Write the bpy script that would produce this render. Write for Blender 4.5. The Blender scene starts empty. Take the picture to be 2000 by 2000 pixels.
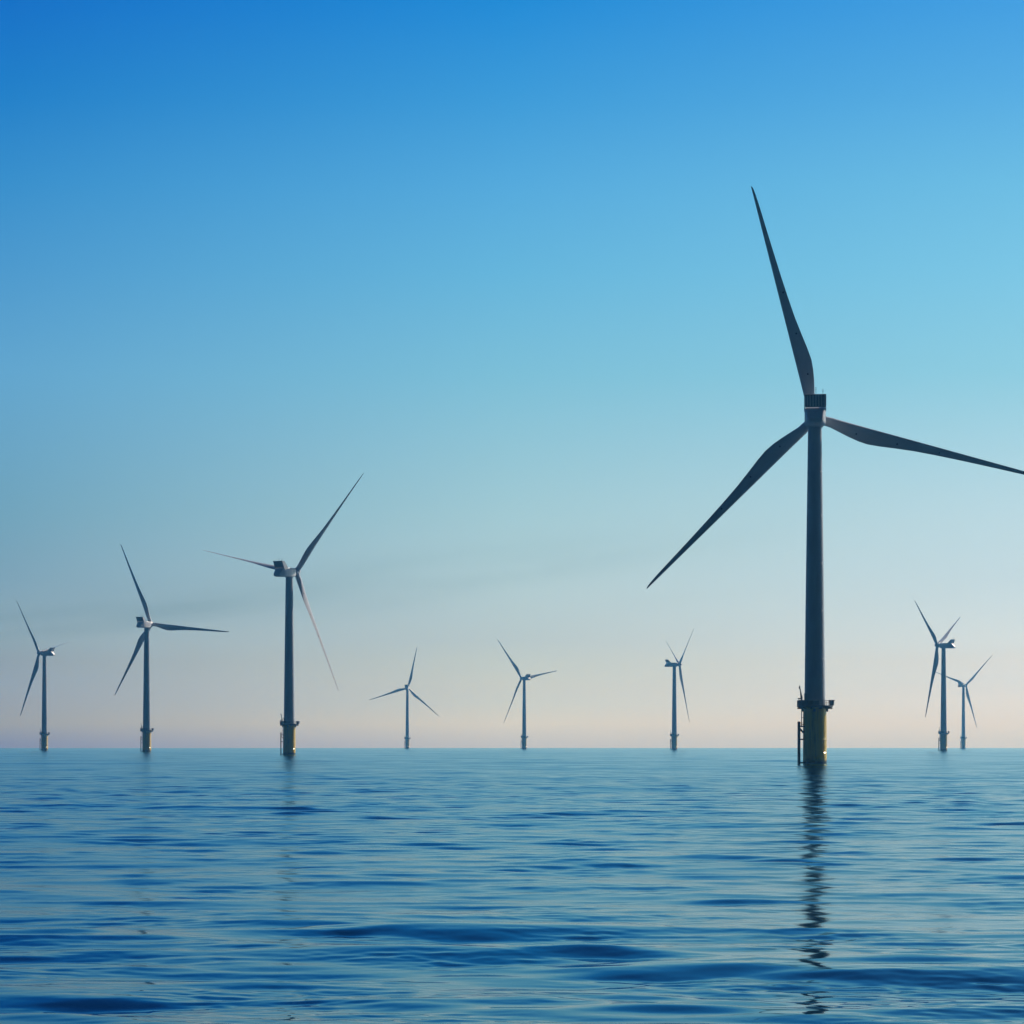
import bpy, math, random
import numpy as np
from mathutils import Matrix, Vector

random.seed(7)
R = math.radians
C = bpy.context.scene.collection
sc = bpy.context.scene

EYE = 4.5            # metres above the water: standing on the deck of a small boat
EARTH = 6.371e6      # the sea really curves away, so the far bases dip to the horizon
SUN_AZ, SUN_EL = R(47), R(34)     # sun to the right of the view, beyond the turbines

# ------------------------------------------------------------------ materials
def new_mat(name):
    m = bpy.data.materials.new(name)
    m.use_nodes = True
    nt = m.node_tree
    return m, nt, nt.nodes['Principled BSDF']

def paint(name, col, rough=.4, var=.10, scale=.6, dirt=None, metal=0.0, streak=True):
    """weathered paint: slight blotches and vertical streaks that stay with the thing"""
    m, nt, b = new_mat(name)
    tc = nt.nodes.new('ShaderNodeTexCoord')
    mp = nt.nodes.new('ShaderNodeMapping')
    mp.inputs['Scale'].default_value = (scale * 3, scale * 3, scale * .35) if streak else (scale,) * 3
    nz = nt.nodes.new('ShaderNodeTexNoise')
    nz.inputs['Scale'].default_value = 1.0
    nz.inputs['Detail'].default_value = 6
    nt.links.new(tc.outputs['Object'], mp.inputs['Vector'])
    nt.links.new(mp.outputs['Vector'], nz.inputs['Vector'])
    rp = nt.nodes.new('ShaderNodeValToRGB')
    rp.color_ramp.elements[0].position = .3
    rp.color_ramp.elements[1].position = .72
    d = dirt or tuple(c * (1 - var * 2) for c in col)
    rp.color_ramp.elements[0].color = (*d, 1)
    rp.color_ramp.elements[1].color = (*col, 1)
    nt.links.new(nz.outputs['Fac'], rp.inputs['Fac'])
    nt.links.new(rp.outputs['Color'], b.inputs['Base Color'])
    mr = nt.nodes.new('ShaderNodeMapRange')
    mr.inputs['To Min'].default_value = rough + .12
    mr.inputs['To Max'].default_value = rough - .05
    nt.links.new(nz.outputs['Fac'], mr.inputs['Value'])
    nt.links.new(mr.outputs['Result'], b.inputs['Roughness'])
    b.inputs['Metallic'].default_value = metal
    return m

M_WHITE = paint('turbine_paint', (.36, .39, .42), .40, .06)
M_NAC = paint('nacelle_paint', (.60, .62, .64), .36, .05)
M_BLADE = paint('blade_gelcoat', (.54, .56, .58), .32, .05)
M_DOT = paint('receptor_red', (.06, .012, .02), .5, .05)
M_STEEL = paint('galvanised_steel', (.09, .095, .10), .5, .12, streak=False, metal=.3)
M_DARK = paint('cooler_fins', (.022, .024, .03), .55, .1, streak=False)
M_BLACK = paint('rubber_black', (.02, .02, .022), .6, .1, streak=False)

# yellow transition piece with a weed and rust line near the water
M_YEL, nt, b = new_mat('transition_yellow')
tc = nt.nodes.new('ShaderNodeTexCoord')
sep = nt.nodes.new('ShaderNodeSeparateXYZ')
nt.links.new(tc.outputs['Object'], sep.inputs['Vector'])
nz = nt.nodes.new('ShaderNodeTexNoise'); nz.inputs['Scale'].default_value = .9; nz.inputs['Detail'].default_value = 8
nt.links.new(tc.outputs['Object'], nz.inputs['Vector'])
ad = nt.nodes.new('ShaderNodeMath'); ad.operation = 'MULTIPLY_ADD'
nt.links.new(nz.outputs['Fac'], ad.inputs[0]); ad.inputs[1].default_value = -1.6
nt.links.new(sep.outputs['Z'], ad.inputs[2])
mr = nt.nodes.new('ShaderNodeMapRange'); mr.inputs['From Min'].default_value = -.45; mr.inputs['From Max'].default_value = .35
nt.links.new(ad.outputs['Value'], mr.inputs['Value'])
mp = nt.nodes.new('ShaderNodeMapping'); mp.inputs['Scale'].default_value = (2.2, 2.2, .2)
nt.links.new(tc.outputs['Object'], mp.inputs['Vector'])
n2 = nt.nodes.new('ShaderNodeTexNoise'); n2.inputs['Detail'].default_value = 5; n2.inputs['Scale'].default_value = 1
nt.links.new(mp.outputs['Vector'], n2.inputs['Vector'])
rp = nt.nodes.new('ShaderNodeValToRGB')
rp.color_ramp.elements[0].position = .3; rp.color_ramp.elements[0].color = (.50, .31, .003, 1)
rp.color_ramp.elements[1].position = .55; rp.color_ramp.elements[1].color = (.85, .55, .003, 1)
nt.links.new(n2.outputs['Fac'], rp.inputs['Fac'])
mx = nt.nodes.new('ShaderNodeMix'); mx.data_type = 'RGBA'
mx.inputs['A'].default_value = (.012, .016, .010, 1)
nt.links.new(rp.outputs['Color'], mx.inputs['B'])
nt.links.new(mr.outputs['Result'], mx.inputs['Factor'])
nt.links.new(mx.outputs['Result'], b.inputs['Base Color'])
b.inputs['Roughness'].default_value = .48

# emissive white for the small bright spot on the yellow base
M_SPOT, nt, b = new_mat('bright_spot')
b.inputs['Base Color'].default_value = (.9, .88, .8, 1)
b.inputs['Emission Color'].default_value = (1, .95, .82, 1)
b.inputs['Emission Strength'].default_value = 4.0

# ------------------------------------------------------------------ mesh builder
class MB:
    def __init__(s):
        s.v, s.f, s.m = [], [], []

    def add(s, verts, faces, mi=0):
        o = len(s.v)
        s.v += [tuple(v) for v in verts]
        s.f += [tuple(i + o for i in f) for f in faces]
        s.m += [mi] * len(faces)

    def box(s, c, d, rot=None, mi=0, top=(1, 1)):
        hx, hy, hz = d[0] / 2, d[1] / 2, d[2] / 2
        vs = []
        for z in (-1, 1):
            t = top if z > 0 else (1, 1)
            for x, y in ((-1, -1), (1, -1), (1, 1), (-1, 1)):
                p = Vector((x * hx * t[0], y * hy * t[1], z * hz))
                if rot is not None: p = rot @ p
                vs.append(p + Vector(c))
        s.add(vs, [(3, 2, 1, 0), (4, 5, 6, 7), (0, 1, 5, 4), (1, 2, 6, 5), (2, 3, 7, 6), (3, 0, 4, 7)], mi)

    def tube(s, a, b, r0, r1=None, n=10, mi=0):
        a, b = Vector(a), Vector(b)
        r1 = r0 if r1 is None else r1
        d = (b - a).normalized()
        u = d.orthogonal().normalized(); w = d.cross(u)
        vs = []
        for p, r in ((a, r0), (b, r1)):
            for k in range(n):
                t = 2 * math.pi * k / n
                vs.append(p + (u * math.cos(t) + w * math.sin(t)) * r)
        fs = [(k, (k + 1) % n, n + (k + 1) % n, n + k) for k in range(n)]
        fs += [tuple(range(n - 1, -1, -1)), tuple(range(n, 2 * n))]
        s.add(vs, fs, mi)

    def lathe(s, prof, n=48, axis='z', o=(0, 0, 0), mi=0, sx=1, sy=1):
        vs, fs = [], []
        for r, h in prof:
            for k in range(n):
                t = 2 * math.pi * k / n
                x, y = r * math.cos(t) * sx, r * math.sin(t) * sy
                p = (x, y, h) if axis == 'z' else (x, h, -y)
                vs.append((p[0] + o[0], p[1] + o[1], p[2] + o[2]))
        L = len(prof)
        for i in range(L - 1):
            for k in range(n):
                fs.append((i * n + k, i * n + (k + 1) % n, (i + 1) * n + (k + 1) % n, (i + 1) * n + k))
        fs += [tuple(range(n - 1, -1, -1)), tuple(range((L - 1) * n, L * n))]
        s.add(vs, fs, mi)

    def loft(s, rings, mi=0):
        n = len(rings[0]); o = []
        for r in rings: o += r
        fs = []
        for i in range(len(rings) - 1):
            for k in range(n):
                fs.append((i * n + k, i * n + (k + 1) % n, (i + 1) * n + (k + 1) % n, (i + 1) * n + k))
        fs += [tuple(range(n - 1, -1, -1)), tuple(range((len(rings) - 1) * n, len(rings) * n))]
        s.add(o, fs, mi)

    def build(s, name, mats, parent=None, angle=35):
        me = bpy.data.meshes.new(name)
        me.from_pydata(s.v, [], s.f)
        import bmesh
        bm = bmesh.new(); bm.from_mesh(me)
        bmesh.ops.recalc_face_normals(bm, faces=bm.faces)
        bm.to_mesh(me); bm.free()
        for m in (mats if isinstance(mats, (list, tuple)) else [mats]): me.materials.append(m)
        me.polygons.foreach_set('material_index', s.m)
        me.polygons.foreach_set('use_smooth', [True] * len(me.polygons))
        me.set_sharp_from_angle(angle=R(angle))
        o = bpy.data.objects.new(name, me)
        C.objects.link(o)
        if parent is not None: o.parent = parent
        return o

# ------------------------------------------------------------------ one turbine, in metres, base at the water line
HUB, OVER = 80.0, 4.9

def rounded(w, zb, zt, y, rc, n=6, x0=0):
    """rounded rectangle across the nacelle axis"""
    pts = []
    for cx, cz, a0 in ((w - rc, zt - rc, 0), (-w + rc, zt - rc, 90), (-w + rc, zb + rc, 180), (w - rc, zb + rc, 270)):
        for k in range(n + 1):
            t = R(a0 + 90 * k / n)
            pts.append((x0 + cx + rc * math.cos(t), y, cz + rc * math.sin(t)))
    return pts

def blade_mesh():
    m = MB()
    st = [(1.2, 2.2, 1), (2.4, 2.2, 1), (4.0, 2.3, .9), (6.0, 2.7, .62), (8.5, 3.25, .46), (11, 3.65, .37), (13.3, 3.78, .32), (16, 3.5, .285),
          (20, 2.92, .26), (24, 2.4, .24), (29, 1.98, .225), (34, 1.64, .21), (39, 1.36, .2), (44, 1.1, .19), (48, .92, .18),
          (51.5, .74, .18), (53.6, .58, .18), (54.9, .42, .18), (55.5, .24, .2), (55.7, .08, .3)]
    rings, n = [], 30
    def frame(r):
        f = (r - 1.2) / 54.5
        tw = R(15 * (1 - f) ** 2.2)
        le = -1.1 + .95 * f ** 1.0
        pre = .4 * f ** 2.2
        return tw, le, pre
    for r, ch, th in st:
        tw, le, pre = frame(r)
        ring = []
        bl = min(1, max(0, (th - .3) / .6))        # circle at the root, aerofoil outboard
        for k in range(n):
            t = 2 * math.pi * k / n
            xc = .5 * (1 - math.cos(t))
            yt = 5 * th * (.2969 * math.sqrt(max(xc, 0)) - .126 * xc - .3516 * xc ** 2 + .2843 * xc ** 3 - .1036 * xc ** 4)
            camber = .06 * xc * (1 - xc) * 4 * (1 - bl)
            ya = (yt if t <= math.pi else -yt) + camber * .5
            yc = .5 * math.sin(t)
            y = (bl * yc + (1 - bl) * ya) * ch
            x = le + xc * ch if r > 4 else -ch / 2 + xc * ch + (le + 1.1)
            # twist about the pitch axis: leading edge (-X) turned up-wind (+Y)
            ring.append((x * math.cos(tw) + y * math.sin(tw), -x * math.sin(tw) + y * math.cos(tw) + pre, r))
        rings.append(ring)
    m.loft(rings)
    # lightning receptors: small dark discs at three stations, both faces
    for r in (10.2, 20, 30):
        tw, le, pre = frame(r)
        ch = float(np.interp(r, [q[0] for q in st], [q[1] for q in st])); th = float(np.interp(r, [q[0] for q in st], [q[2] for q in st]))
        bl = min(1, max(0, (th - .3) / .6))
        for sgn in (1, -1):
            xc = .64
            yt = 5 * th * (.2969 * math.sqrt(xc) - .126 * xc - .3516 * xc ** 2 + .2843 * xc ** 3 - .1036 * xc ** 4)
            yc = .5 * math.sin(math.acos(1 - 2 * xc))
            y0 = (bl * sgn * yc + (1 - bl) * (sgn * yt + .03 * xc * (1 - xc) * 4 * (1 - bl))) * ch
            x0 = le + xc * ch
            vs = []
            for off in (-.15, .06):
                for k in range(12):
                    a = 2 * math.pi * k / 12
                    x, y, z = x0 + .2 * math.cos(a), y0 + sgn * off, r + .2 * math.sin(a)
                    vs.append((x * math.cos(tw) + y * math.sin(tw), -x * math.sin(tw) + y * math.cos(tw) + pre, z))
            m.add(vs, [tuple(range(12)), tuple(range(12, 24))] + [(k, (k + 1) % 12, 12 + (k + 1) % 12, 12 + k) for k in range(12)], 1)
    return m

def ringpts(r, n, a0=0):
    return [(r * math.cos(a0 + 2 * math.pi * k / n), r * math.sin(a0 + 2 * math.pi * k / n)) for k in range(n)]

def make_turbine():
    root = bpy.data.objects.new('wind_turbine', None)
    C.objects.link(root)
    # --- yellow transition piece
    m = MB()
    m.lathe([(2.72, -5), (2.72, 5.4), (2.76, 5.45), (2.76, 5.65), (2.72, 5.7), (2.70, 11.2), (2.66, 12.2), (2.66, 12.85), (2.95, 12.9), (2.95, 13.05)], 72)
    tp = m.build('transition_piece', M_YEL, root)
    m = MB()                                                             # small emissive bright spot low on the shell
    a = R(-43)
    cx, cy = 2.72 * math.cos(a), 2.72 * math.sin(a)
    rot = Matrix.Rotation(a, 3, 'Z')
    m.box((cx + .06 * math.cos(a), cy + .06 * math.sin(a), 2.55), (.16, .8, .4), rot)
    m.build('spot_block', M_YEL, tp)
    m = MB()
    vs, fs = [], []
    for i in range(9):
        p = math.pi * i / 8
        for k in range(14):
            t = 2 * math.pi * k / 14
            q = rot @ Vector((.14 * math.sin(p) * math.cos(t), .36 * math.cos(p), .15 * math.sin(p) * math.sin(t)))
            vs.append((cx + .16 * math.cos(a) + q.x, cy + .16 * math.sin(a) + q.y, 2.55 + q.z))
    for i in range(8):
        for k in range(14): fs.append((i * 14 + k, i * 14 + (k + 1) % 14, (i + 1) * 14 + (k + 1) % 14, (i + 1) * 14 + k))
    m.add(vs, fs)
    m.build('spot_body', M_SPOT, tp)
    for i in range(4):                                                    # cable brackets under the deck
        t = R(-8 + 90 * i)
        m = MB()
        m.box((2.86 * math.cos(t), 2.86 * math.sin(t), 12.35), (.42, .55, .75), Matrix.Rotation(t, 3, 'Z'))
        m.build('deck_bracket', M_STEEL, tp)
    # --- tower
    m = MB()
    z0, z1, r0, r1 = 13.05, 77.75, 2.40, 1.56
    prof = []
    def rad(z): return r0 + (r1 - r0) * ((z - z0) / (z1 - z0)) ** 1.15
    for z in (13.05, 13.3):
        prof.append((r0 + .16, z))
    prof.append((r0, 13.34))
    for zz in (24, 35, 46, 57, 67, 71.5):
        prof += [(rad(zz - .14), zz - .14), (rad(zz) + .025, zz - .10), (rad(zz) + .025, zz + .10), (rad(zz + .14), zz + .14)]
    prof += [(r1, z1 - .4), (r1 + .10, z1 - .36), (r1 + .10, z1)]
    m.lathe(prof, 72)
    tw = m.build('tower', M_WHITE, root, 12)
    m = MB()
    t = R(200)
    rot = Matrix.Rotation(t, 3, 'Z')
    m.box((2.40 * math.cos(t), 2.40 * math.sin(t), 15.0), (.16, 1.0, 2.3), rot)
    m.build('tower_door', M_STEEL, tw)
    # --- work platform
    m = MB()
    P = ringpts(4.15, 20, R(9))
    vs, fs = [], []
    for (rr, z) in ((2.6, 12.9), (3.75, 12.9), (4.15, 13.12), (4.15, 13.42), (4.02, 13.42), (4.02, 13.30), (2.6, 13.30)):
        vs += [(x / 4.15 * rr, y / 4.15 * rr, z) for x, y in P]
    n = 20
    for i in range(7):
        j = (i + 1) % 7
        for k in range(n):
            fs.append((i * n + k, i * n + (k + 1) % n, j * n + (k + 1) % n, j * n + k))
    m.add(vs, fs)
    for k in range(10):                                                   # radial beams below
        t = 2 * math.pi * k / 10
        m.box((3.3 * math.cos(t), 3.3 * math.sin(t), 12.76), (1.5, .16, .34), Matrix.Rotation(t, 3, 'Z'))
    pf = m.build('platform', M_STEEL, root, 25)
    m = MB()
    for k in range(20):
        x, y = P[k]; x2, y2 = P[(k + 1) % 20]
        x *= .985; y *= .985; x2 *= .985; y2 *= .985
        m.tube((x, y, 13.35), (x, y, 14.55), .038, n=6)
        for z in (13.75, 14.15, 14.55):
            m.tube((x, y, z), (x2, y2, z), .032, n=6)
        ang = math.degrees(math.atan2((y + y2) / 2, (x + x2) / 2)) % 360
        if 140 < ang < 285:                                               # closed panels on the landing side
            mid = Vector(((x + x2) / 2, (y + y2) / 2, 13.98)); w = math.hypot(x2 - x, y2 - y)
            m.box(mid, (w * .97, .03, 1.0), Matrix.Rotation(math.atan2(y2 - y, x2 - x), 3, 'Z'))
    m.build('railing', M_STEEL, pf)
    m = MB()                                                              # equipment basket leaning out on the far side
    rot = Matrix.Rotation(R(-12), 3, 'Z')
    m.box((3.82, -.55, 13.98), (.95, 1.5, 1.15), rot, top=(1.18, 1.05))
    m.box((3.92, -.57, 14.62), (1.35, 1.75, .07), rot)
    m.build('cabinet', M_STEEL, pf)
    m = MB()
    m.box((-3.2, -1.5, 13.95), (1.1, .8, 1.25), Matrix.Rotation(R(25), 3, 'Z'))
    m.box((-3.2, -1.5, 14.62), (1.2, .9, .08), Matrix.Rotation(R(25), 3, 'Z'))
    m.build('cabinet', M_STEEL, pf)
    # --- davit crane
    m = MB()
    m.tube((-3.05, -.5, 13.3), (-3.05, -.5, 15.15), .21, .17, 12)
    m.tube((-3.05, -.5, 15.0), (-3.15, -.52, 15.7), .24, .2, 12)
    m.tube((-3.12, -.52, 15.5), (-3.55, -.6, 17.75), .15, .11, 10)
    m.box((-3.45, -.58, 14.95), (1.0, .34, .3), Matrix.Rotation(R(10), 3, 'Z'))
    m.tube((-3.58, -.6, 17.2), (-3.55, -.6, 17.95), .19, .12, 10)
    m.tube((-3.3, -.5, 15.1), (-3.42, -.55, 16.7), .06, n=8)
    m.build('crane', M_STEEL, root)
    # --- boat landing: fenders, stubs, ladder (on the -X side, turned a little to the viewer)
    rz = Matrix.Rotation(R(4), 3, 'Z')
    def P3(x, y, z): return rz @ Vector((x, y, z))
    m = MB()
    for y in (-.75, .75):
        m.tube(P3(-3.72, y, -3.5), P3(-3.72, y, 9.7), .19, n=14)
        for z in (.25, 5.6, 8.55):
            m.tube(P3(-3.72, y, z), P3(-2.55, y, z), .15, n=10)
        m.tube(P3(-3.72, y, 8.3), P3(-2.6, y, 7.1), .13, n=10)
    bl = m.build('boat_landing', M_STEEL, root)
    m = MB()
    for y in (-.24, .24):
        m.tube(P3(-3.42, y, -.6), P3(-3.42, y, 9.6), .04, n=6)
    z = -.4
    while z < 9.5:
        m.tube(P3(-3.42, -.24, z), P3(-3.42, .24, z), .025, n=6); z += .33
    for z in (8.8, 9.15, 9.5):
        m.tube(P3(-3.72, -.75, z), P3(-2.9, -.75, z), .035, n=6)
    m.build('ladder', M_STEEL, bl)
    m = MB()
    for y in (-.3, .3):
        m.tube(P3(-3.08, y, 8.4), P3(-3.08, y, 13.1), .055, n=8)
    z = 8.6
    while z < 12.8:
        m.tube(P3(-3.08, -.3, z), P3(-3.08, .3, z), .028, n=6); z += .33
    for z in (9.0, 10.6, 12.2):
        m.tube(P3(-3.08, .3, z), P3(-2.6, .3, z), .06, n=6); m.tube(P3(-3.08, -.3, z), P3(-2.6, -.3, z), .06, n=6)
    m.build('ladder', M_STEEL, bl)
    # --- nacelle (yawed as one with the rotor): +Y is up-wind, towards the rotor
    m = MB()
    sec = [(2.9, 1.55, -1.65, 1.55, 1.0), (2.2, 1.85, -1.95, 1.72, .55), (-1.0, 2.25, -2.1, 1.80, .4), (-4.5, 2.4, -2.15, 1.85, .4),
           (-6.7, 2.4, -2.15, 1.80, .45), (-7.25, 2.15, -2.15, 1.45, .5), (-8.0, 2.0, -2.1, .55, .6), (-8.8, 1.85, -1.95, -.4, .6), (-9.2, 1.5, -1.75, -.85, .4)]
    rings = [rounded(w, zb, zt, y, rc) for y, w, zb, zt, rc in sec]
    m.loft(rings)
    m.lathe([(1.75, -2.32), (1.9, -2.28), (1.9, -2.05), (1.75, -2.0)], 40)     # yaw collar
    nac = m.build('nacelle', M_NAC, root, 40)
    # cooler: radiator raised on raked cheeks
    m = MB()
    def rake(z): return -7.15 - (z - 1.6) * .42
    W = 2.5
    for sx in (-1, 1):
        x0, x1 = sx * W, sx * (W - .16)
        pr = [(rake(.9) + .25, .9), (rake(4.55) + .1, 4.55), (rake(4.55) + 1.75, 4.55), (-3.9, 1.72), (-4.3, .9)]
        vs = [(x0, y, z) for y, z in pr] + [(x1, y, z) for y, z in pr]
        m.add(vs, [tuple(range(5)), tuple(range(5, 10))] + [(k, (k + 1) % 5, 5 + (k + 1) % 5, 5 + k) for k in range(5)])
    m.box((0, rake(4.55) + .95, 4.56), (2 * W - .02, 1.7, .10))
    ck = m.build('cooler_housing', M_NAC, nac)
    m = MB()
    tilt = Matrix.Rotation(math.atan(.42), 3, 'X')
    m.box((0, rake(3.15) + .12, 3.18), (2 * W - .36, .22, 2.75), tilt)
    for k in range(13):
        x = -2.1 + k * .35
        m.box((x, rake(3.15) - .06, 3.18), (.09, .16, 2.7), tilt, mi=1)
    m.box((0, rake(4.5) - .02, 4.5), (2 * W - .3, .34, .2), tilt)
    m.box((0, rake(1.85) - .02, 1.85), (2 * W - .36, .3, .16), tilt)
    m.build('radiator', [M_DARK, M_NAC], nac)
    for x, h in ((.15, 1.55), (1.75, 1.1)):
        m = MB()
        m.tube((x, -7.4, 4.6), (x, -7.4, 4.6 + h), .045, n=6)
        m.tube((x - .22, -7.4, 4.6 + h * .72), (x + .22, -7.4, 4.6 + h * .72), .03, n=6)
        m.tube((x, -7.4, 4.6 + h), (x, -7.4, 4.78 + h), .085, .05, n=8)
        m.build('wind_sensor', M_STEEL, nac)
    # --- hub with spinner and three root collars
    m = MB()
    m.lathe([(1.45, -1.75), (1.62, -1.6), (1.66, -.6), (1.62, .6), (1.45, 1.3), (1.1, 1.85), (.6, 2.2), (.15, 2.32)], 40, axis='y')
    for k in range(3):
        d = Matrix.Rotation(2 * math.pi * k / 3, 3, 'Y') @ Vector((0, math.sin(R(2.0)), math.cos(R(2.0))))
        m.tube(d * .6, d * 1.75, 1.28, 1.2, 28)
    m.build('hub', M_NAC, root, 40)
    bm_ = blade_mesh()
    b0 = bm_.build('blade', [M_BLADE, M_DOT], root, 50)
    for k in range(2):
        b = b0.copy(); C.objects.link(b); b.parent = root
    return root

def copy_tree(o, parent=None):
    c = o.copy(); C.objects.link(c); c.parent = parent
    for ch in list(o.children): copy_tree(ch, c)
    return c

def pose(root, px, D, psi, phi, pitch, cone=3.3):
    X = (px - 1000) / 6500 * D
    root.location = (X, D, -(X * X + D * D) / (2 * EARTH))
    a = math.atan2(X, D) + R(psi)
    yaw = Matrix.Rotation(-a, 4, 'Z')
    tilt = Matrix.Rotation(R(5), 4, 'X')
    H = Matrix.Translation((0, 0, HUB))
    k = 0
    for ch in root.children:
        n = ch.name.split('.')[0]
        if n == 'nacelle':
            ch.matrix_local = yaw @ Matrix.Translation((0, 0, HUB - .3)) @ Matrix.Rotation(R(1.0), 4, 'X')
        elif n == 'hub':
            ch.matrix_local = yaw @ H @ Matrix.Translation((0, OVER, 0)) @ tilt @ Matrix.Rotation(R(phi), 4, 'Y')
        elif n == 'blade':
            ch.matrix_local = (yaw @ H @ Matrix.Translation((0, OVER, 0)) @ tilt @ Matrix.Rotation(R(phi + 120 * k), 4, 'Y')
                               @ Matrix.Rotation(R(-cone), 4, 'X') @ Matrix.Rotation(R(-pitch), 4, 'Z'))
            k += 1

TURBINES = [   # place in the photo, distance, heading of the nacelle from the line of sight, rotor angle, pitch, label
    (1591.5, 766, -0.7, -15.2, 3, 'largest and closest turbine, dark, its rotor facing squarely away, long dark reflection below'),
    (565, 1453, 37.4, 41.3, 92, 'mid-sized turbine on a yellow base with one sunlit white blade pointing down'),
    (286.6, 2084, 34, -24.0, 6, 'turbine just left of the one with the sunlit blade, one blade level to its right'),
    (87, 2737, -59, -41.8, 106, 'leftmost turbine, its nacelle side-on with the rotor on its left'),
    (1843, 2525, -68.5, -55.1, 92, 'right-hand blue turbine, nacelle side-on, standing in front of a paler turbine'),
    (1317.1, 3118, 73.6, 54.5, 14, 'slim turbine left of the largest one, side-on, two thin blades making a V'),
    (1024, 3758, -39.3, -39.4, 10, 'hazy turbine near the centre, one pale blade reaching right past the nacelle tail'),
    (795.6, 4395, 8.3, 12.8, 6, 'small pale turbine right of the sunlit-blade one, its blades spread in an even Y'),
    (1881.7, 4190, 39.1, 48.5, 14, 'palest turbine, partly hidden behind the blue side-on turbine near the right edge'),
]
proto = make_turbine()
for i, (px, D, psi, phi, pitch, label) in enumerate(TURBINES):
    t = proto if i == 0 else copy_tree(proto)
    t['label'] = label; t['category'] = 'wind turbine'; t['group'] = 'offshore wind turbines standing in the sea'
    pose(t, px, D, psi, phi, pitch)

# ------------------------------------------------------------------ the sea: one sheet, curved with the earth, waves in the mesh
def make_sea():
    rng = np.random.default_rng(SEED)
    rows = [0.8]
    while rows[-1] < 9000:
        r = rows[-1]
        if r < 36: d = max(.25, r * .03)
        elif r < 300: d = min(max(.04, r * r / (4.5 * 3328) * .3), .22)
        elif r < 1300: d = .22 + (r - 300) / 1000 * 3.2
        elif r < 3000: d = 3.4 + (r - 1300) * .005
        else: d = 12 + (r - 3000) * .05
        rows.append(r + d)
    rr = np.array(rows)
    dr = np.gradient(rr)
    fine = np.linspace(R(-12.2), R(12.2), 760)
    coarse = np.linspace(R(12.2), 2 * np.pi - R(12.2), 72)[1:-1]
    th = np.concatenate([fine, coarse]); nf = len(th)
    dth = np.full(nf, fine[1] - fine[0]); dth[760:] = coarse[1] - coarse[0]
    r2 = rr[:, None]
    X = (r2 * np.sin(th)[None, :]); Y = (r2 * np.cos(th)[None, :])
    Z = -(X * X + Y * Y) / (2 * EARTH)
    lostvar = np.zeros(len(rr))
    # slow patches: rippled and slick water
    def patch(sx, sy, n):
        f = np.zeros_like(X)
        for i in range(n):
            f += np.sin(X * rng.normal() * 2 * np.pi / sx + Y * rng.normal() * 2 * np.pi / sy + rng.uniform(0, 6.28))
        return np.clip(f / math.sqrt(n / 2) * .5 + .5, 0, 1.6)
    P1 = .45 + .75 * patch(14, 16, 8)
    P2 = .25 + 1.0 * patch(9, 11, 8)
    for (l0, l1, n, slope, spread, P) in WAVES:
        for i in range(n):
            lam = l0 * (l1 / l0) ** ((i + rng.uniform()) / n)
            s = slope / math.sqrt(n / 2) * rng.uniform(.6, 1.3)
            amp = s * lam / (2 * np.pi)
            a = rng.normal() * spread + R(8)
            kx, ky = 2 * np.pi / lam * math.sin(a), 2 * np.pi / lam * math.cos(a)
            step = np.abs(ky) * dr
            att = np.clip((1.9 - step) / 1.1, 0, 1)
            lostvar += s * s / 2 * (1 - att ** 2)
            row = np.nonzero(att > 0)[0]
            if len(row) == 0: continue
            q = row[-1] + 1
            lat = np.clip((1.9 - np.abs(kx) * r2[:q] * dth[None, :]) / 1.1, 0, 1) * (np.abs(th) < R(13))[None, :]
            w = np.sin(kx * X[:q] + ky * Y[:q] + rng.uniform(0, 6.28))
            w = w + .18 * (w * w - .5) * 1.0                     # slightly peaked crests
            if P: w = w * (P1 if P == 1 else P2)[:q]
            Z[:q] += amp * att[:q, None] * lat * w
    # a few taller swells rolling past close to the boat
    q = np.nonzero(rr < 130)[0][-1]
    for x0, y0, sx, sy, lam, amp in ((-.6, 77, 3.8, 5.0, 9.5, .16), (-6.6, 58.3, 3.6, 3.2, 7.0, .07), (8.0, 55.5, 2.4, 2.6, 5.5, .07), (-11, 70, 2.5, 3, 6, .04)):
        e = np.exp(-((X[:q] - x0) / sx) ** 2 - ((Y[:q] - y0 - .08 * (X[:q] - x0)) / sy) ** 2)
        Z[:q] += amp * e * np.sin(2 * np.pi / lam * (Y[:q] - y0 - .08 * (X[:q] - x0)))
    nr = len(rr)
    co = np.stack([X, Y, Z], -1).reshape(-1, 3)
    co = np.concatenate([co, [[0, 0, 0]]])
    i = np.arange(nr - 1)[:, None] * nf; k = np.arange(nf)[None, :]; k2 = (k + 1) % nf
    quads = np.stack([i + k, i + nf + k, i + nf + k2, i + k2], -1).reshape(-1, 4)
    quads = quads[:, ::-1]
    tris = np.stack([np.arange(nf), (np.arange(nf) + 1) % nf, np.full(nf, nr * nf)], -1)[:, ::-1]
    # wind the faces upwards
    a, b_, c_ = co[quads[0, 0]], co[quads[0, 1]], co[quads[0, 2]]
    if np.cross(b_ - a, c_ - a)[2] < 0: quads = quads[:, ::-1]
    a, b_, c_ = co[tris[0, 0]], co[tris[0, 1]], co[tris[0, 2]]
    if np.cross(b_ - a, c_ - a)[2] < 0: tris = tris[:, ::-1]
    me = bpy.data.meshes.new('sea')
    me.vertices.add(len(co)); me.vertices.foreach_set('co', co.astype(np.float32).ravel())
    nq, ntri = len(quads), len(tris)
    me.loops.add(nq * 4 + ntri * 3)
    me.loops.foreach_set('vertex_index', np.concatenate([quads.ravel(), tris.ravel()]).astype(np.int32))
    me.polygons.add(nq + ntri)
    me.polygons.foreach_set('loop_start', np.concatenate([np.arange(nq) * 4, nq * 4 + np.arange(ntri) * 3]).astype(np.int32))
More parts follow.
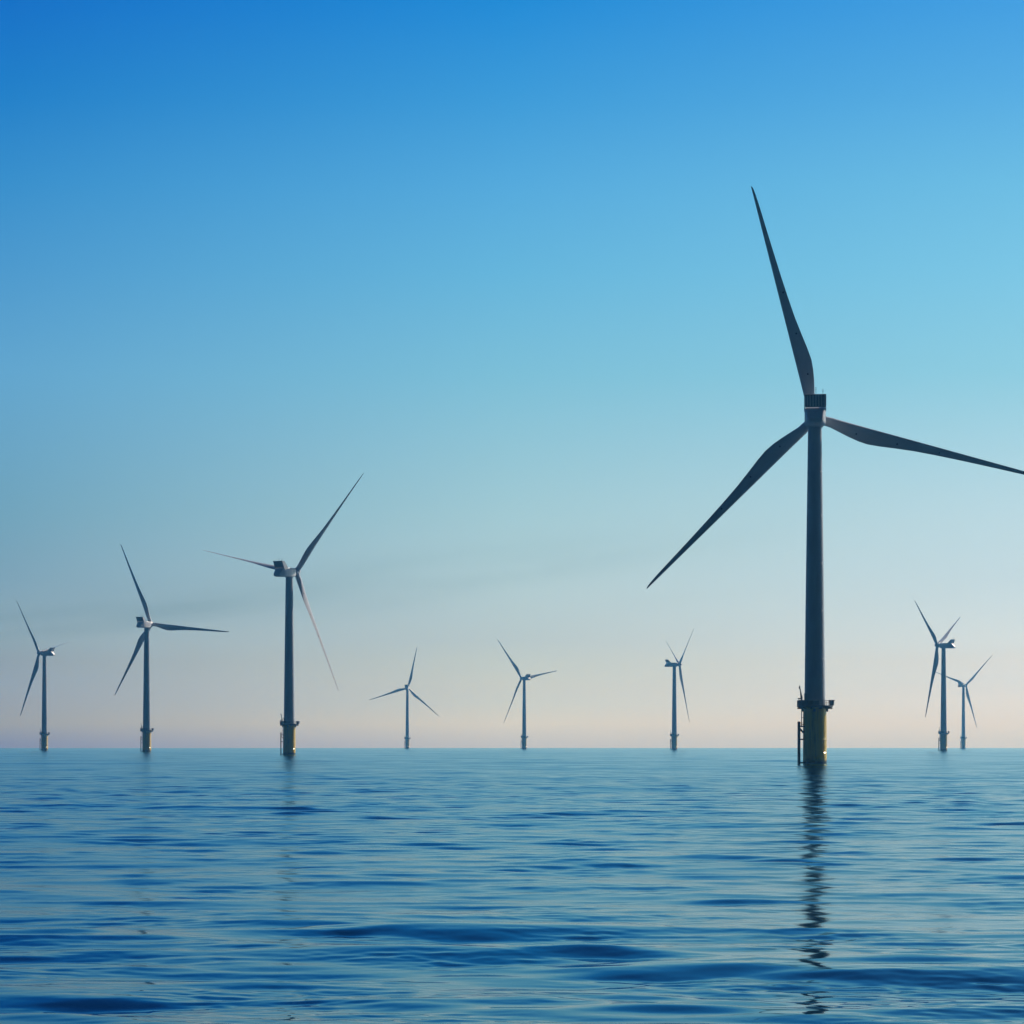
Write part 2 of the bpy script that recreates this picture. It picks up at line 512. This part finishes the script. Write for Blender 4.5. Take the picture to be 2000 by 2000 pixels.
    me.polygons.foreach_set('use_smooth', np.ones(nq + ntri, bool))
    me.update(calc_edges=True)
    # ripples too small for the mesh at a distance count as roughness there
    rough = np.sqrt(np.sqrt(2 * lostvar) * ROUGH_K + BASE_ALPHA)
    at = me.attributes.new('ripple', 'FLOAT', 'POINT')
    at.data.foreach_set('value', np.concatenate([np.repeat(rough, nf), rough[:1]]).astype(np.float32))
    o = bpy.data.objects.new('water', me); C.objects.link(o)
    o['kind'] = 'structure'
    o['label'] = 'calm deep blue sea with low swell and fine ripples'
    m, nt, b = new_mat('sea_water')
    nt.nodes.remove(b)
    fr = nt.nodes.new('ShaderNodeFresnel'); fr.inputs['IOR'].default_value = 1.333
    df = nt.nodes.new('ShaderNodeBsdfDiffuse'); df.inputs['Color'].default_value = (*WATER_COL, 1)
    gl = nt.nodes.new('ShaderNodeBsdfGlossy'); gl.distribution = 'BECKMANN'; gl.inputs['Color'].default_value = (*WATER_TINT, 1)
    mx = nt.nodes.new('ShaderNodeMixShader')
    an = nt.nodes.new('ShaderNodeAttribute'); an.attribute_name = 'ripple'
    nt.links.new(an.outputs['Fac'], gl.inputs['Roughness'])
    nt.links.new(fr.outputs['Fac'], mx.inputs['Fac'])
    nt.links.new(df.outputs['BSDF'], mx.inputs[1]); nt.links.new(gl.outputs['BSDF'], mx.inputs[2])
    nt.links.new(mx.outputs['Shader'], nt.nodes['Material Output'].inputs['Surface'])
    me.materials.append(m)
    print('sea rows', nr, 'cols', nf, 'verts', len(co))
    return o

SEED = 15
#        shortest, longest wavelength, count, rms slope, spread of direction, patchiness
WAVES = [(40, 110, 8, .007, .3, 0), (14, 34, 14, .013, .40, 0), (5, 14, 20, .019, .42, 0), (1.6, 5, 36, .037, .55, 1), (.4, 1.6, 40, .028, .7, 2)]
ROUGH_K, BASE_ALPHA = .5, .0012
WATER_COL = (.0012, .016, .036)
WATER_TINT = (.59, .77, .84)
make_sea()

# ------------------------------------------------------------------ haze
HAZE_D = 1.15e-4
m = MB()
m.box((0, 0, (150 - 8.5) / 2), (18600, 18600, 150 + 8.5))
hz = m.build('haze', [])
hz['kind'] = 'stuff'; hz['label'] = 'pale blue sea haze that fades the far turbines'
hm = bpy.data.materials.new('sea_haze'); hm.use_nodes = True
nt = hm.node_tree; nt.nodes.clear()
ov = nt.nodes.new('ShaderNodeOutputMaterial'); pv = nt.nodes.new('ShaderNodeVolumePrincipled')
pv.inputs['Color'].default_value = (.17, .58, 1.0, 1)
pv.inputs['Absorption Color'].default_value = (1, 1, 1, 1)
pv.inputs['Density'].default_value = HAZE_D
pv.inputs['Anisotropy'].default_value = 0.7
nt.links.new(pv.outputs['Volume'], ov.inputs['Volume'])
hz.data.materials.clear(); hz.data.materials.append(hm)

# ------------------------------------------------------------------ sky
w = bpy.data.worlds.new('World'); sc.world = w; w.use_nodes = True
nt = w.node_tree; nt.nodes.clear()
N = nt.nodes.new; Lk = nt.links.new
out = N('ShaderNodeOutputWorld'); bg = N('ShaderNodeBackground')
Lk(bg.outputs['Background'], out.inputs['Surface'])
bg.inputs['Strength'].default_value = .1
tc = N('ShaderNodeTexCoord'); sp = N('ShaderNodeSeparateXYZ'); Lk(tc.outputs['Generated'], sp.inputs['Vector'])
def math_node(op, a, b=None, clamp=False):
    n = N('ShaderNodeMath'); n.operation = op; n.use_clamp = clamp
    for i, v in enumerate((a, b)):
        if v is None: continue
        if isinstance(v, (int, float)): n.inputs[i].default_value = v
        else: Lk(v, n.inputs[i])
    return n.outputs['Value']
elev = math_node('DIVIDE', math_node('ARCSINE', sp.outputs['Z']), math.pi / 2, True)     # 0 horizon, 1 zenith
hyp = math_node('SQRT', math_node('ADD', math_node('MULTIPLY', sp.outputs['X'], sp.outputs['X']), math_node('MULTIPLY', sp.outputs['Y'], sp.outputs['Y'])))
saz = math_node('DIVIDE', sp.outputs['X'], math_node('MAXIMUM', hyp, 1e-4))              # side of the sky: towards / away from the sun
front = math_node('DIVIDE', sp.outputs['Y'], math_node('MAXIMUM', hyp, 1e-4))

SKY = {  # elevation in degrees: sky radiance (linear) at three bearings: away from the sun, ahead, towards the sun
    0.0: ((0.22396, 0.26204, 0.45434), (0.60072, 0.69377, 0.71359), (0.72443, 0.78388, 0.69855)),
    0.25: ((0.35257, 0.39937, 0.35873), (0.79534, 0.86344, 0.71595), (0.83679, 0.84774, 0.68857)),
    0.65: ((0.33022, 0.39473, 0.42059), (0.67062, 0.84351, 0.80498), (0.87606, 0.93482, 0.83783)),
    0.9: ((0.31422, 0.43406, 0.53825), (0.66789, 0.80567, 0.72999), (0.78971, 0.93064, 0.93611)),
    1.3: ((0.29329, 0.3793, 0.43687), (0.61123, 0.75429, 0.70368), (0.78797, 0.8502, 0.8056)),
    1.8: ((0.3134, 0.466, 0.55142), (0.51899, 0.67393, 0.7047), (0.73398, 0.86892, 0.88611)),
    2.7: ((0.21816, 0.39995, 0.53258), (0.48953, 0.70153, 0.76108), (0.61455, 0.79442, 0.86277)),
    4.0: ((0.16675, 0.40212, 0.56734), (0.38393, 0.6571, 0.74664), (0.53306, 0.76997, 0.86426)),
    6.3: ((0.12486, 0.41146, 0.69851), (0.21604, 0.57438, 0.76908), (0.289, 0.66306, 0.83269)),
    8.0: ((0.07339, 0.34451, 0.68885), (0.13729, 0.50801, 0.79999), (0.21028, 0.61271, 0.86389)),
    9.5: ((0.03501, 0.29018, 0.67104), (0.09105, 0.43256, 0.80024), (0.15437, 0.54479, 0.8489)),
    11.0: ((0.00757, 0.21956, 0.63973), (0.04084, 0.34485, 0.7637), (0.0939, 0.4383, 0.83616)),
    12.6: ((0.0003, 0.16137, 0.62269), (0.0074, 0.26851, 0.73855), (0.04829, 0.35259, 0.82141)),
    20: ((0.00304, 0.08022, 0.40198), (0.00605, 0.12744, 0.48515), (0.01681, 0.17144, 0.54572)),
    35: ((0.00243, 0.04519, 0.26225), (0.00368, 0.07036, 0.32778), (0.007, 0.09084, 0.37626)),
    90: ((0.00182, 0.02624, 0.17144), (0.00243, 0.0319, 0.18782), (0.00304, 0.0382, 0.20508)),
}
ramps = []
for j in range(3):
    rp = N('ShaderNodeValToRGB'); cr = rp.color_ramp
    while len(cr.elements) < len(SKY): cr.elements.new(.5)
    for el, (e, cols) in zip(cr.elements, SKY.items()):
        el.position = e / 90
        el.color = (*cols[j], 1)
    Lk(elev, rp.inputs['Fac']); ramps.append(rp.outputs['Color'])
def mixc(f, a, b, mode='MIX'):
    n = N('ShaderNodeMix'); n.data_type = 'RGBA'; n.blend_type = mode
    for k, v in (('Factor', f), ('A', a), ('B', b)):
        if isinstance(v, (int, float)): n.inputs[k].default_value = v
        elif isinstance(v, tuple): n.inputs[k].default_value = v
        else: Lk(v, n.inputs[k])
    return n.outputs['Result']
S = math.sin(math.atan(1000 / 6500))
f1 = math_node('MULTIPLY', math_node('ADD', saz, S), 1 / S, True)
f2 = math_node('MULTIPLY', saz, 1 / S, True)
col = mixc(f2, mixc(f1, ramps[0], ramps[1]), ramps[2])
# thin smoky cloud streaks low over the sea
cmb = N('ShaderNodeCombineXYZ')
Lk(math_node('MULTIPLY', saz, 7.0), cmb.inputs['X']); Lk(math_node('ADD', math_node('MULTIPLY', sp.outputs['Z'], 75.0), math_node('MULTIPLY', saz, -9.0)), cmb.inputs['Y'])
nz = N('ShaderNodeTexNoise'); nz.inputs['Scale'].default_value = 1.0; nz.inputs['Detail'].default_value = 4; nz.inputs['Roughness'].default_value = .55
Lk(cmb.outputs['Vector'], nz.inputs['Vector'])
mr = N('ShaderNodeMapRange'); mr.interpolation_type = 'SMOOTHSTEP'
mr.inputs['From Min'].default_value = .48; mr.inputs['From Max'].default_value = .72
Lk(nz.outputs['Fac'], mr.inputs['Value'])
bw = N('ShaderNodeMapRange'); bw.interpolation_type = 'SMOOTHSTEP'
bw.inputs['From Min'].default_value = 4.2 / 90; bw.inputs['From Max'].default_value = 2.4 / 90
Lk(elev, bw.inputs['Value'])
bl = N('ShaderNodeMapRange'); bl.interpolation_type = 'SMOOTHSTEP'
bl.inputs['From Min'].default_value = .8 / 90; bl.inputs['From Max'].default_value = 1.6 / 90
Lk(elev, bl.inputs['Value'])
band = math_node('MULTIPLY', math_node('MULTIPLY', mr.outputs['Result'], bw.outputs['Result']), bl.outputs['Result'])
col = mixc(math_node('MULTIPLY', band, .12), col, (.80, .82, .82, 1), 'MULTIPLY')
# a thin grey smoke-like streak, rising to the right
ec = math_node('MULTIPLY_ADD', saz, 7.4 / 90); ec.node.inputs[2].default_value = 3.05 / 90
dv = math_node('DIVIDE', math_node('SUBTRACT', elev, ec), .40 / 90)
gs = math_node('EXPONENT', math_node('MULTIPLY', math_node('MULTIPLY', dv, dv), -1.0))
am = N('ShaderNodeMapRange'); am.interpolation_type = 'SMOOTHSTEP'
am.inputs['From Min'].default_value = .13; am.inputs['From Max'].default_value = -.10
Lk(saz, am.inputs['Value'])
n3 = N('ShaderNodeTexNoise'); n3.inputs['Scale'].default_value = 2.1; n3.inputs['Detail'].default_value = 5
Lk(cmb.outputs['Vector'], n3.inputs['Vector'])
m3 = N('ShaderNodeMapRange'); m3.inputs['From Min'].default_value = .15; m3.inputs['From Max'].default_value = .65
Lk(n3.outputs['Fac'], m3.inputs['Value'])
stk = math_node('MULTIPLY', math_node('MULTIPLY', gs, am.outputs['Result']), m3.outputs['Result'])
col = mixc(stk, col, (.80, .84, .84, 1), 'MULTIPLY')
# sky behind the camera dimmed by hand to keep the facing tower sides dark
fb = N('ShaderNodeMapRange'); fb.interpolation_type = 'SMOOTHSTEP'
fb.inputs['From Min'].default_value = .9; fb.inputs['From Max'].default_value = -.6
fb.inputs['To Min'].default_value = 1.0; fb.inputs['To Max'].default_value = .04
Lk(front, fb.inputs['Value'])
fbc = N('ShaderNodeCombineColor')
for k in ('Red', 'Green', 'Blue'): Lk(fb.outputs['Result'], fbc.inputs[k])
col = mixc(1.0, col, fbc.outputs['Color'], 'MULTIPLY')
sky = N('ShaderNodeTexSky'); sky.sky_type = 'NISHITA'; sky.sun_disc = False
sky.sun_elevation = SUN_EL; sky.sun_rotation = SUN_AZ; sky.dust_density = .6; sky.air_density = 1.0
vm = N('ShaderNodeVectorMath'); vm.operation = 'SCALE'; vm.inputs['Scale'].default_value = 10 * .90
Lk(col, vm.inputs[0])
v2 = N('ShaderNodeVectorMath'); v2.operation = 'SCALE'; v2.inputs['Scale'].default_value = .012
Lk(sky.outputs['Color'], v2.inputs[0])
va = N('ShaderNodeVectorMath'); va.operation = 'ADD'
Lk(vm.outputs['Vector'], va.inputs[0]); Lk(v2.outputs['Vector'], va.inputs[1])
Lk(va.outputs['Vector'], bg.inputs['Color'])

# ------------------------------------------------------------------ sun
sl = bpy.data.lights.new('sun', 'SUN'); sl.energy = 4.6; sl.angle = R(.53); sl.color = (1, .94, .85)
so = bpy.data.objects.new('sun', sl); C.objects.link(so)
d = Vector((math.sin(SUN_AZ) * math.cos(SUN_EL), math.cos(SUN_AZ) * math.cos(SUN_EL), math.sin(SUN_EL)))
so.rotation_euler = d.to_track_quat('Z', 'Y').to_euler()
so.location = d * 300

# ------------------------------------------------------------------ camera
cd = bpy.data.cameras.new('camera'); cam = bpy.data.objects.new('camera', cd); C.objects.link(cam)
cam.location = (0, 0, EYE); cam.rotation_euler = (R(90), 0, 0)
cd.sensor_width = 36; cd.lens = 36 * 6500 / 2000
cd.shift_y = 453 / 2000
cd.clip_start = .5; cd.clip_end = 40000
sc.camera = cam

sc.view_settings.view_transform = 'Standard'; sc.view_settings.look = 'None'
sc.view_settings.exposure = 0; sc.view_settings.gamma = 1
sc.render.engine = 'CYCLES'
sc.cycles.use_denoising = True
sc.cycles.max_bounces = 6; sc.cycles.glossy_bounces = 3; sc.cycles.diffuse_bounces = 2
sc.cycles.volume_bounces = 0
sc.cycles.sample_clamp_indirect = 4
